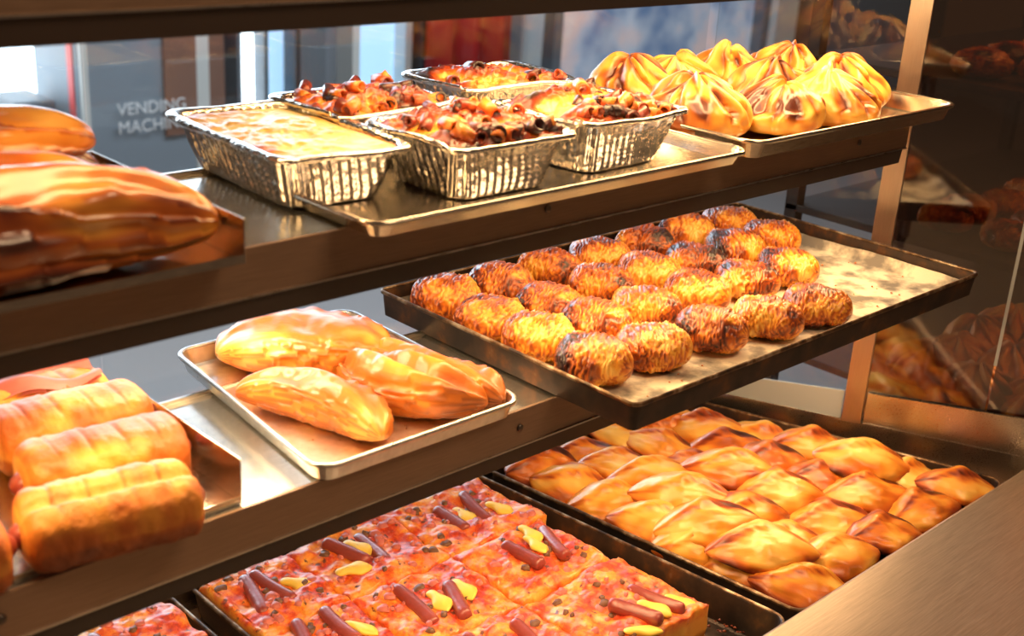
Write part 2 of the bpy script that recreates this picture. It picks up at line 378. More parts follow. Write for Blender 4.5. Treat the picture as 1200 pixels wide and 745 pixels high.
for s0 in (sp,):
    endbox('post', s0 - .013, s0 + .013, -.012, .010, -.716, .35, M['post'])
endbox('end_panel', sp + .016, dl + .35, -.005, -.001, -.717, -.672, M['steel'], -.645, label='brushed steel panel at the foot of the end glass')
endbox('end_panel', .014, sp - .015, -.005, -.001, -.72, -.690, M['machine_light'], -.675, label='pale panel beside the post')
endbox('glass_pane', sp + .013, sp + .165, .000, .005, -.716, .35, M['glass_end'])
endbox('glass_pane', sp + .168, dl + .35, .003, .008, -.716, .35, M['glass_end'])
endbox('glass_joint', sp + .1645, sp + .1685, -.001, .006, -.60, .35, M['machine_light'])
endbox('glass_pane', .004, sp - .013, .000, .005, -.716, .35, M['glass'])
for a, b in ((XL, .48), (.484, B0[0] - .012)):
    box('glass_pane', (a, b, YG, YG + .005, zB, .35), M['glass'], case, CZ)
box('back_rail', (XL, B0[0], YG - .006, YG + .01, zB, -.735), M['steel'], case, CZ)
# worktop in front
prism('worktop', [(-.35, -.735), (-.35, -.717), (.551, -.717), (.555, -.720), (.555, -.80), (.539, -.80), (.539, -.735)], -1.2, 2.1, M['counter'], case, CZ, label='brushed steel worktop edge in the lower right corner')
box('front_body', (XL, 1.5, .20, .52, -1.5, -.80), M['fascia'], case, CZ)
box('rear_body', (XL, 1.3, .52, YG, -1.5, -.78), M['fascia'], case, CZ)

# ---------------------------------------------------------------- trays
def rpoly(c, r, n=6):                               # rounded polygon, corners counter clockwise
    out = []; m = len(c)
    for i in range(m):
        p = Vector(c[i]); a = (Vector(c[i - 1]) - p).normalized(); b = (Vector(c[(i + 1) % m]) - p).normalized()
        ang = a.angle(b); d = r / math.tan(ang / 2); ctr = p + (a + b).normalized() * (r / math.sin(ang / 2))
        s = p + a * d - ctr; e = p + b * d - ctr
        a0 = math.atan2(s.y, s.x); a1 = math.atan2(e.y, e.x)
        if a1 < a0: a1 += 2 * math.pi
        for k in range(n + 1):
            t = a0 + (a1 - a0) * k / n; out.append((ctr.x + r * math.cos(t), ctr.y + r * math.sin(t)))
    return np.array(out)
def poff(c, o):                                     # offset a polygon outward
    m = len(c); out = []
    for i in range(m):
        p = Vector(c[i]); a = (p - Vector(c[i - 1])).normalized(); b = (Vector(c[(i + 1) % m]) - p).normalized()
        na = Vector((a.y, -a.x)); nb = Vector((b.y, -b.x)); n = (na + nb).normalized()
        out.append(tuple(p + n * (o / max(.3, n.dot(na)))))
    return out
def loops(c, prof, r=.012, n=5):
    V = []
    for o, z in prof:
        q = rpoly(poff(c, o), max(.002, r + o), n); V += [(x, y, z) for x, y in q]; m = len(q)
    return V, m
def tray(name, c, zbase, h, mat, label, cat='tray', flare=.006, rimw=.005, rimmat=None, r=.01, group=None, th=.0012):
    cx = sum(p[0] for p in c) / len(c); cy = sum(p[1] for p in c) / len(c)
    c = [(p[0] - cx, p[1] - cy) for p in c]
    root = obj(name, None, loc=(cx, cy, zbase), label=label, cat=cat, group=group)
    base = poff(c, -flare - rimw)
    V, m = loops(base, [(-.004, th), (0, th + .0015), (flare * .9, h - .002), (flare, h - .001), (flare + th, h - .001), (flare * .9 + th, h - .003), (th, .002), (-.004, 0)], r)
    F = grid_faces(8, m) + [tuple(range(m)), tuple(range(7 * m, 8 * m))[::-1]]
    obj('pan', mesh('pan', V, F, mat, smooth=False), root)
    V, m = loops(base, [(flare - .0004, h - .002), (flare - .0002, h), (flare + rimw * .6, h + .0008), (flare + rimw, h - .0004), (flare + rimw, h - .003), (flare + rimw * .6, h - .0028), (flare + .0008, h - .002)], r)
    F = grid_faces(7, m) + [(6 * m + j, 6 * m + (j + 1) % m, (j + 1) % m, j) for j in range(m)]
    obj('rim', mesh('rim', V, F, rimmat or mat), root)
    return root
def rect(x0, x1, y0, y1): return [(x0, y0), (x1, y0), (x1, y1), (x0, y1)]
tray('baking_tray', rect(.507, .944, .645, .885), zT + .0006, .015, M['tray'], 'shallow shiny steel tray under the foil pans on the upper shelf')
tray('baking_tray', [(.950, .648), (1.338, .648), (1.326, .885), (.950, .885)], zT + .0006, .020, M['tray'], 'shallow steel tray under the gathered pouch pastries, upper shelf right end')
tray('baking_tray', [(.484, .676), (.699, .676), (.708, .941), (.514, .941)], zM + .0006, .018, M['tray_bright'], 'bright steel tray with four pastries on the lower shelf', r=.012, flare=.004, rimw=.004)
tray('baking_tray', rect(.746, 1.352, .594, .942), zM + .0006, .029, M['dark_tray'], 'blackened baking tray of flaky rolled pastries sliding out over the shelf edge', flare=.003, rimw=.003, rimmat=M['rim'], r=.004)
tray('baking_tray', [(.545, .557), (.993, .557), (.946, 1.0), (.548, 1.0)], zB + .0006, .040, M['dark_tray'], 'black rusty baking tray holding the large sausage pizza', flare=.006, rimw=.004, rimmat=M['rim'], r=.01)
tray('baking_tray', rect(.08, .527, .557, 1.0), zB + .0006, .040, M['dark_tray'], 'black baking tray of the second pizza at the lower left edge', flare=.006, rimw=.004, rimmat=M['rim'], r=.01)
tray('baking_tray', [(1.008, .557), (1.478, .557), (1.338, .99), (.962, 1.0)], zB + .0006, .040, M['dark_tray'], 'black tray filled with diamond shaped pastries above the worktop', flare=.006, rimw=.004, rimmat=M['rim'], r=.01)
# bent steel sheets with upturned sides at the left
def bent_tray(x0, x1, y0, y1, z, h, label):
    root = obj('serving_sheet', None, loc=((x0 + x1) / 2, (y0 + y1) / 2, z + .0006), label=label, cat='tray')
    a, b = (x1 - x0) / 2, (y1 - y0) / 2; t = .0012
    box('base', (-a, a, -b, b, 0, t), M['tray'], root)
    box('side_wall', (a - t, a, -b, b, t, h), M['tray'], root, bev=.0004)
    box('side_wall', (-a, -a + t, -b, b, t, h), M['tray'], root, bev=.0004)
    box('back_wall', (-a + t, a - t, b - t, b, t, h), M['tray'], root)
    box('front_lip', (-a + t, a - t, -b, -b + t, t, .006), M['tray'], root)
bent_tray(.0, .418, .664, .872, zT, .030, 'steel sheet with upturned sides under the large glazed turnovers, upper left')
bent_tray(.0, .432, .697, .868, zM, .036, 'steel sheet with upturned sides under the sausage rolls, lower left')
# floured paper in the blackened tray
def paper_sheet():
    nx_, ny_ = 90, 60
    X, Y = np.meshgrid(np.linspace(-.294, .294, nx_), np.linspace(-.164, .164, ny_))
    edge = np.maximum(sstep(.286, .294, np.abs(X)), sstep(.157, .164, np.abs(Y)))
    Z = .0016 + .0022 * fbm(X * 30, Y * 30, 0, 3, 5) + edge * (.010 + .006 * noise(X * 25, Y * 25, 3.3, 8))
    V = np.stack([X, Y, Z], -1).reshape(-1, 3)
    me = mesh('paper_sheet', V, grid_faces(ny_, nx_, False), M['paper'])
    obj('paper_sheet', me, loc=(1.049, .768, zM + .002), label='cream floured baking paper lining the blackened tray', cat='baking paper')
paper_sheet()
def crumbs(n, rng, mat, xr, yr, size):
    V = []; F = []
    for i in range(n):
        x, y = rng.uniform(*xr), rng.uniform(*yr); r = rng.uniform(.5, 1) * size; b = len(V)
        V += [(x - r, y, r * .2), (x, y - r, 0), (x + r, y, r * .3), (x, y + r, 0), (x, y, r * .8), (x, y, -r * .2)]
        F += [tuple(b + j for j in q) for q in ((0, 1, 4), (1, 2, 4), (2, 3, 4), (3, 0, 4), (1, 0, 5), (2, 1, 5), (3, 2, 5), (0, 3, 5))]
    return V, F
rng = random.Random(4)
V, F = crumbs(90, rng, None, (-.27, .28), (-.15, .15), .0022)
obj('pastry_crumbs', mesh('crumbs', V, F, M['flaky'], [.5] * len(V)), loc=(1.049, .768, zM + .0055), label='tiny brown flakes scattered on the floured baking paper', cat='crumbs', kind='stuff')

# ---------------------------------------------------------------- swept pastry bodies
def sweep(ns, na, spine, sec, bake, mat, name):
    s = -np.cos(np.linspace(0, math.pi, ns)); s = np.clip(s, -.9995, .9995)
    A = np.arange(na) * 2 * math.pi / na
    S, AA = np.meshgrid(s, A, indexing='ij')
    P = spine(S); e = 1e-3; T = spine(S + e) - spine(S - e); T[..., 2] = 0
    T /= np.linalg.norm(T, axis=-1, keepdims=True) + 1e-12
    Nn = np.stack([-T[..., 1], T[..., 0], np.zeros_like(S)], -1)
    lat, up = sec(S, AA)
    Q = P + Nn * lat[..., None]; Q[..., 2] += up
    bk = bake(S, AA, Q)
    F = grid_faces(ns, na) + [tuple(range(na)), tuple(range((ns - 1) * na, ns * na))[::-1]]
    return mesh(name, Q.reshape(-1, 3), F, mat, bk.ravel())
def arc(L, bend, lift=0):
    def f(S):
        if abs(bend) < 1e-4: return np.stack([S * L / 2, 0 * S, 0 * S + lift], -1)
        r = L / bend; a = S * bend / 2
        return np.stack([r * np.sin(a), r * (np.cos(a) - 1), 0 * S + lift], -1)
    return f
def sq(v, p): return np.sign(v) * np.abs(v) ** p

# flaky rolled pastries in the blackened tray
def flaky_mesh(seed):
    a, b, c = .0395, .0335, .0245
    rs = np.random.RandomState(seed); skew = rs.uniform(.5, 1.3) * rs.choice([1, 1, -1]); nr = rs.uniform(8, 11)
    def sec(S, A):
        e = (1 - np.abs(S) ** 2.6) ** .5
        w = fbm(S * 2.6, np.cos(A) * 1.6, np.sin(A) * 1.6, 3, seed)
        t = S * nr * .5 + skew * np.sin(A + seed) * 1.5 + w * 5.5
        fr = t - np.floor(t)
        saw = np.where(fr < .82, fr / .82, (1 - fr) / .18)
        t2 = t * 3.1 + w * 3; f2 = t2 - np.floor(t2)
        r = 1 + .11 * (saw - .5) + .09 * (f2 - .5) + .34 * (w - .5)
        lump = 1 + .1 * np.sin(S * 2.2 + seed)
        lat = b * (1 - .28 * S) * e * r * lump * sq(np.cos(A), .9); up = c * e ** .85 * r * sq(np.sin(A), .85)
        up = np.where(up < 0, up * .75, up) + c * .74
        sec.saw = saw; sec.w = w; return lat, up
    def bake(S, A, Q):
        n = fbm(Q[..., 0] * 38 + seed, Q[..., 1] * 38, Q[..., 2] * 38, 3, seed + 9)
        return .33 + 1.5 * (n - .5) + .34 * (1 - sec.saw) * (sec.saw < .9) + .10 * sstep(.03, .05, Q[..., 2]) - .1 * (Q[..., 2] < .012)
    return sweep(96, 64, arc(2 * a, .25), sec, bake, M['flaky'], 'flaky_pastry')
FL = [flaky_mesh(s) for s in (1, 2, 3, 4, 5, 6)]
rows = [[(.797, .893), (.873, .892), (.953, .899), (1.034, .898), (1.117, .899), (1.195, .899), (1.277, .897)],
        [(.798, .826), (.875, .821), (.958, .826), (1.037, .827), (1.113, .821), (1.190, .824), (1.272, .829)],
        [(.798, .760), (.876, .758), (.952, .757), (1.033, .755), (1.113, .748), (1.189, .748)],
        [(.799, .690), (.872, .680), (.952, .674), (1.029, .661), (1.106, .653)]]
rn = ['back row', 'second row', 'third row', 'front row']
on = ['first', 'second', 'third', 'fourth', 'fifth', 'sixth', 'seventh']
rng = random.Random(11); k = 0
for i, row in enumerate(rows):
    for j, (x, y) in enumerate(row):
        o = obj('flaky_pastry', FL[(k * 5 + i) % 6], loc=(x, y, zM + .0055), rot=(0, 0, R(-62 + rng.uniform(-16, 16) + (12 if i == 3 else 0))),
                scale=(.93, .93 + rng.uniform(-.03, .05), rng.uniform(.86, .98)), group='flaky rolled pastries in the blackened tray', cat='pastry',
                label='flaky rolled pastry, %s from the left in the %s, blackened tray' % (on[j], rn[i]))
        k += 1

# gathered pouch pastries
def pouch_mesh(seed):
    rs = np.random.RandomState(seed); npl = rs.randint(8, 12)
    prof = np.array([(0, 0), (.032, .0005), (.047, .004), (.055, .013), (.056, .023), (.053, .033), (.046, .042), (.036, .050), (.027, .0555), (.020, .0595), (.015, .062), (.011, .0635), (.007, .063), (.003, .061), (0, .060)])
    tt = np.linspace(0, len(prof) - 1, 76); rr = np.interp(tt, range(len(prof)), prof[:, 0]); zz = np.interp(tt, range(len(prof)), prof[:, 1])
    k = np.array([1, 2, 3, 2, 1.]) / 9; 
    rp = np.convolve(np.pad(rr, 2, 'edge'), k, 'valid'); zp = np.convolve(np.pad(zz, 2, 'edge'), k, 'valid'); rp[0] = 0.0004; rp[-1] = .0004
    A = np.arange(120) * 2 * math.pi / 120
    r_, A_ = np.meshgrid(rp, A, indexing='ij'); z_, _ = np.meshgrid(zp, A, indexing='ij'); u = z_ / .08
    w = fbm(np.cos(A_) * 1.5, np.sin(A_) * 1.5, u * 2, 3, seed)
    ph = A_ * npl + (w - .5) * 11 + u * 3.2
    pl = np.abs(np.sin(ph / 2)); amp = .36 * sstep(.08, .7, u) + .04
    amp = amp * (.35 + sstep(.35, .6, noise(np.cos(A_) * 1.6 + 5, np.sin(A_) * 1.6, u * 1.5, seed + 7)))
    rad = r_ * (1 + amp * (pl ** .6 - .7) + .30 * (w - .5))
    z = z_ + .030 * (w - .5) * u * 2 + .006 * np.sin(A_ * 2 + seed) * sstep(.5, 1, u)
    tx, ty = rs.uniform(-.02, .02, 2)
    x = rad * np.cos(A_) + tx * u ** 2; y = rad * np.sin(A_) * .95 + ty * u ** 2
    Q = np.stack([x, y, z], -1)
    n = fbm(x * 30, y * 30, z * 30, 3, seed + 3)
    bk = .40 + 1.8 * (n - .5) + .50 * (1 - pl) * sstep(.1, .5, u) + .45 * sstep(.86, 1.0, u) + .22 * (1 - sstep(.0, .12, u))
    F = grid_faces(76, 120) + [tuple(range(120))[::-1], tuple(range(75 * 120, 76 * 120))]
    return mesh('pouch_pastry', Q.reshape(-1, 3), F, M['pouch'], bk.ravel())
PM = [pouch_mesh(s) for s in (3, 8, 12, 17)]
pouches = [(1.035, .845, 0, .98, 'half hidden behind the foil pans, leftmost in the back row', 0),
           (1.102, .850, 1, 1.0, 'with a dark tip, second from left in the back row', 10),
           (1.000, .733, 2, 1.03, 'touching the right side of the front burnt foil pan', 40),
           (1.205, .852, 3, .98, 'in the back row, just left of the tallest brown tipped one', 80),
           (1.085, .700, 1, .92, 'in the front row, second from the foil pans', 150),
           (1.283, .830, 2, 1.0, 'with the tallest brown tip, in the back row', 200),
           (1.170, .765, 0, .95, 'in the middle, between the two front ones and the back row', 250),
           (1.175, .692, 3, .96, 'at the front right, pleats facing right', 300),
           (1.268, .735, 0, 1.02, 'at the far right, behind the front right one', 20)]
for (x, y, m, s, l, rz) in pouches:
    obj('pouch_pastry', PM[m], loc=(x, y + .022, zT + .0035), rot=(0, 0, R(rz)), scale=(s * .95, s * .95, s * .84), group='gathered pouch pastries on the upper right tray', cat='pastry', label='golden gathered pouch pastry ' + l)

# diamond shaped pastries
def diamond_mesh(seed):
    rs = np.random.RandomState(seed); a, b, c = .061, .039, .029; yo = rs.uniform(-.15, .15); tw = rs.uniform(-.5, .5)
    def sec(S, A):
        u = np.abs(S)
        hw = b * ((1 - u ** 1.7) ** .80) + .0028
        hh = c * ((1 - u ** 1.9) ** .85) + .0022
        w = fbm(S * 2.2, np.cos(A), np.sin(A), 3, seed)
        pos = np.cos(A) - yo - .45 * np.sin(S * 1.6 + tw)
        step = sstep(-.10, .05, pos) * (np.sin(A) > -.2)
        bulge = np.exp(-((pos - .15) / .35) ** 2) * (np.sin(A) > 0)
        st = noise(S * 3, np.cos(A) * 7 + S * 1.5, np.sin(A) * 5, seed + 5)
        r = 1 + .28 * (w - .5) + .15 * step - .07 + .16 * bulge * (1 - u) + .16 * (st - .5)
        lat = hw * r * sq(np.cos(A), 1.1)
        up = hh * r * np.sin(A); up = np.where(up < 0, up * .35, up) + .008 + .006 * u ** 2
        sec.step = step; sec.pos = pos; return lat, up
    def bake(S, A, Q):
        n = fbm(Q[..., 0] * 16 + seed, Q[..., 1] * 34, Q[..., 2] * 30, 3, seed + 9)
        e = np.exp(-((sec.pos + .04) / .09) ** 2) * (np.sin(A) > 0)
        return .36 + 1.5 * (n - .5) + .25 * np.abs(S) ** 3 + .35 * e + .40 * (1 - sstep(.008, .020, Q[..., 2]))
    return sweep(72, 48, arc(2 * a, rs.uniform(-.35, .35)), sec, bake, M['pastizzi'], 'diamond_pastry')
DM = [diamond_mesh(s) for s in range(20, 28)]
drow = [[(1.025, .955), (1.105, .952), (1.185, .952), (1.262, .950)],
        [(1.031, .900), (1.112, .900), (1.198, .902), (1.278, .900)],
        [(1.028, .845), (1.107, .846), (1.190, .846), (1.272, .843), (1.340, .840)],
        [(1.030, .785), (1.105, .785), (1.190, .785), (1.278, .783), (1.358, .778)],
        [(1.045, .722), (1.125, .722), (1.212, .722), (1.295, .722), (1.376, .712)],
        [(1.058, .660), (1.140, .660), (1.225, .658), (1.308, .658), (1.396, .648)],
        [(1.068, .597), (1.150, .596), (1.245, .594), (1.330, .594), (1.410, .594)]]
rnm = ['the back row', 'the second row from the back', 'the third row from the back', 'the fourth row from the back', 'the third row from the front', 'the second row from the front', 'the front row by the worktop']
rng = random.Random(5); k = 0
for i, row in enumerate(drow):
    for j, (x, y) in enumerate(row):
        obj('diamond_pastry', DM[(k * 3 + i) % 8], loc=(x + rng.uniform(-.006, .006), y + rng.uniform(-.005, .005), zB + .006 + rng.uniform(0, .017)),
            rot=(R(rng.uniform(-14, 14)), R(rng.uniform(-9, 9)), R(-42 + rng.uniform(-22, 20))), scale=(rng.uniform(.84, 1.04), rng.uniform(.95, 1.08), rng.uniform(.85, 1.08)),
            group='diamond shaped pastries filling the black tray', cat='pastry',
            label='diamond shaped pastry, %s from the left in %s' % (on[j], rnm[i]))
        k += 1
tops = [(1.092, .787, -48, 'golden diamond pastry on top of the pile, directly left of the brightest one'),
        (1.190, .790, -40, 'brightest plump golden diamond pastry on top in the middle of the pile'),
        (1.062, .722, -38, 'golden diamond pastry on top of the pile, second nearest to the pizza tray'),
        (1.065, .650, -42, 'pale golden diamond pastry on top, nearest to the pizza tray and the worktop'),
        (1.352, .700, -50, 'largest pale golden diamond pastry on top at the right, before the steel post')]
for k, (x, y, rz, l) in enumerate(tops):
    obj('diamond_pastry', DM[k + 1], loc=(x, y, zB + .033), rot=(R(rng.uniform(-8, 4)), R(rng.uniform(-6, 6)), R(rz)), scale=(1.06, 1.02, 1.0), group='diamond shaped pastries filling the black tray', cat='pastry', label=l)

# crescents and turnovers on the bright steel tray
def crescent_mesh(seed, L, bend, b, c, mat, pal=.25, lay=5, name='crescent_pastry', pw=2.2, foldamp=.20):
    def sec(S, A):
        u = np.abs(S); hw = b * (1 - u ** pw) ** .6 + .002; hh = c * (1 - u ** (pw + .3)) ** .6 + .002
        w = fbm(S * 2.6, np.cos(A) * 1.3, np.sin(A) * 1.3, 3, seed)
        z = np.sin(A) * lay * .8 + S * .9 + w * .9; f = z - np.floor(z)
        side = 1 - sstep(.55, .95, np.abs(np.sin(A)))
        crimp = .05 * np.sin(S * 26 + seed) * side
        r = 1 + .34 * (w - .5) + .20 * (f - .5) * side + crimp * (np.cos(A) > 0)
        fold = foldamp * np.sin((np.cos(A) * 2.4 + S * 1.4 + seed + 1.5 * w) * 2.2) * sstep(0, .5, np.sin(A))
        lat = hw * r * sq(np.cos(A), .95); up = hh * (r + fold) * sq(np.sin(A), .75); up = np.where(up < 0, up * .5, up) + c * .5
        sec.f = f; sec.side = side; sec.fold = fold; return lat, up
    def bake(S, A, Q):
        n = fbm(Q[..., 0] * 20 + seed, Q[..., 1] * 26, Q[..., 2] * 30, 3, seed + 9)
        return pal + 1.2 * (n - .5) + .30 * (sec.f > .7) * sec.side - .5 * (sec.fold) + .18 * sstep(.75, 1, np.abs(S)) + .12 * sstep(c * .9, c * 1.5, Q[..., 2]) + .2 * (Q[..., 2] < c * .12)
    return sweep(110, 72, arc(L, bend), sec, bake, mat, name)
zML = zM + .003
G = 'pastries on the bright steel tray'
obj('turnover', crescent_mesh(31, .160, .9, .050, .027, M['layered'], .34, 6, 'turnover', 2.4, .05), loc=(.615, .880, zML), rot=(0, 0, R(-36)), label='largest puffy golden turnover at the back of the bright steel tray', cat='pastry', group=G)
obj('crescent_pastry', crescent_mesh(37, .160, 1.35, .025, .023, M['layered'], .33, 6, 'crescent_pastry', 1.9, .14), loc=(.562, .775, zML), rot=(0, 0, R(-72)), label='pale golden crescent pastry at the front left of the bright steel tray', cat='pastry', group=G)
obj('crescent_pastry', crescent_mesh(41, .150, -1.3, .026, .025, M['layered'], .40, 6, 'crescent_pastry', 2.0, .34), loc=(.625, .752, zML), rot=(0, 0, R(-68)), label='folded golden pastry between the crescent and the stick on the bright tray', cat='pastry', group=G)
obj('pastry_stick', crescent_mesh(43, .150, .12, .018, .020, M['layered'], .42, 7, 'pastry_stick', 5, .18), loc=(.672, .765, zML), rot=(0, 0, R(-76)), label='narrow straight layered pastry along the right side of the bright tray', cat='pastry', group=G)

# large glazed turnovers upper left
G = 'glazed turnovers on the upper left sheet'
zL = zT + .0025
obj('glazed_turnover', crescent_mesh(51, .29, .75, .040, .040, M['glazed'], .40, 3, 'glazed_turnover', 3, .14), loc=(.272, .712, zL), rot=(0, 0, R(2)), label='large glossy brown turnover with a thick crimped edge, nearest of the upper left pile', cat='pastry', group=G)
obj('glazed_turnover', crescent_mesh(54, .25, .25, .032, .036, M['glazed'], .36, 3, 'glazed_turnover', 4, .12), loc=(.262, .782, zL), rot=(0, 0, R(4)), label='flatter glossy turnover directly behind the nearest one', cat='pastry', group=G)
obj('glazed_turnover', crescent_mesh(57, .27, .2, .031, .036, M['glazed'], .42, 3, 'glazed_turnover', 4, .10), loc=(.272, .842, zL), rot=(0, 0, R(0)), label='glossy orange brown rolled turnover at the back under the topmost one', cat='pastry', group=G)
obj('glazed_turnover', crescent_mesh(59, .26, .3, .032, .026, M['glazed'], .34, 2, 'glazed_turnover', 4, .05), loc=(.272, .846, zL + .034), rot=(0, 0, R(-2)), label='topmost smooth orange turnover of the upper left pile, against the bright window', cat='pastry', group=G)

# sausage rolls lower left
def roll_mesh(seed, L=.118, b=.031, c=.027, split=False):
    def sec(S, A):
        u = np.abs(S); e = (1 - u ** 14) ** .5; w = fbm(S * 3, np.cos(A), np.sin(A), 3, seed)
        g = 0
        for q in (-.62, -.22, .18, .58): g = g + np.exp(-((S - q + .04 * np.cos(A)) / .022) ** 2)
        top = sstep(.3, .6, np.sin(A)) * sstep(-.9, -.2, -np.abs(np.cos(A))) ; w2 = fbm(S * 9, np.cos(A) * 3, np.sin(A) * 3, 3, seed + 2); r = 1 + .16 * (w - .5) + .10 * (w2 - .5) - .045 * g * top
        if split: r = r - .42 * np.exp(-((np.cos(A) + .12) / .13) ** 2) * (np.sin(A) > 0)
        lat = b * (.25 + .75 * e) * r * sq(np.cos(A), .72); up = c * (.25 + .75 * e) * r * sq(np.sin(A), .72)
        sec.g = g * top; return lat, np.where(up < 0, up * .8, up) + c * .8
    def bake(S, A, Q):
        n = fbm(Q[..., 0] * 24 + seed, Q[..., 1] * 24, Q[..., 2] * 24, 3, seed + 9)
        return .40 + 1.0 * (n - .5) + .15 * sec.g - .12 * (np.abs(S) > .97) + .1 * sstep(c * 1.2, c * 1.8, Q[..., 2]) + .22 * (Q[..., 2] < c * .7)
    return sweep(110, 64, arc(L, 0), sec, bake, M['roll'], 'crust')
G = 'sausage rolls on the lower left sheet'
def sausage_roll(x, y, rz, seed, label, split=False, z=0, L=.118):
    r = obj('sausage_roll', None, loc=(x, y, zM + .0025 + z), rot=(0, 0, R(rz)), label=label, cat='sausage roll', group=G)
    obj('crust', roll_mesh(seed, L, split=split), r)
    def sec(S, A): e = (1 - np.abs(S) ** 8) ** .5; return .012 * e * np.cos(A), .012 * e * np.sin(A)
    obj('sausage', sweep(24, 20, arc(L + .014, 0, .022), sec, lambda S, A, Q: 0 * S, M['sausage'], 'sausage'), r, label='pink sausage end')
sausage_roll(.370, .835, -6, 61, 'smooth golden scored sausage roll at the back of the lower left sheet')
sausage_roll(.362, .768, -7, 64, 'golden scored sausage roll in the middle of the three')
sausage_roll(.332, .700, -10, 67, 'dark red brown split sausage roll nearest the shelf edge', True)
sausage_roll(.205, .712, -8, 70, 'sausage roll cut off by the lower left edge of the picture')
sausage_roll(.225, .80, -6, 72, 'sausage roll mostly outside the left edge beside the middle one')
r = obj('ham_roll', None, loc=(.345, .905, zM + .001), rot=(0, 0, R(-6)), label='ham filled bread roll behind the scored sausage rolls, under the upper shelf', cat='bread roll')
obj('crust', roll_mesh(75, .17, .028, .022), r)
V, F = [], []
X, Y = np.meshgrid(np.linspace(-.08, .075, 40), np.linspace(-.02, .02, 10))
Z = .040 + .004 * np.sin(X * 90) + .003 * np.cos(Y * 200 + X * 40)
Vt = np.concatenate([np.stack([X, Y, Z], -1).reshape(-1, 3), np.stack([X, Y, Z - .003], -1).reshape(-1, 3)])
F = grid_faces(10, 40, False); F = F + [tuple(400 + i for i in f[::-1]) for f in F]
obj('ham_slice', mesh('ham_slice', Vt, F, M['ham']), r, label='pale pink folded ham')

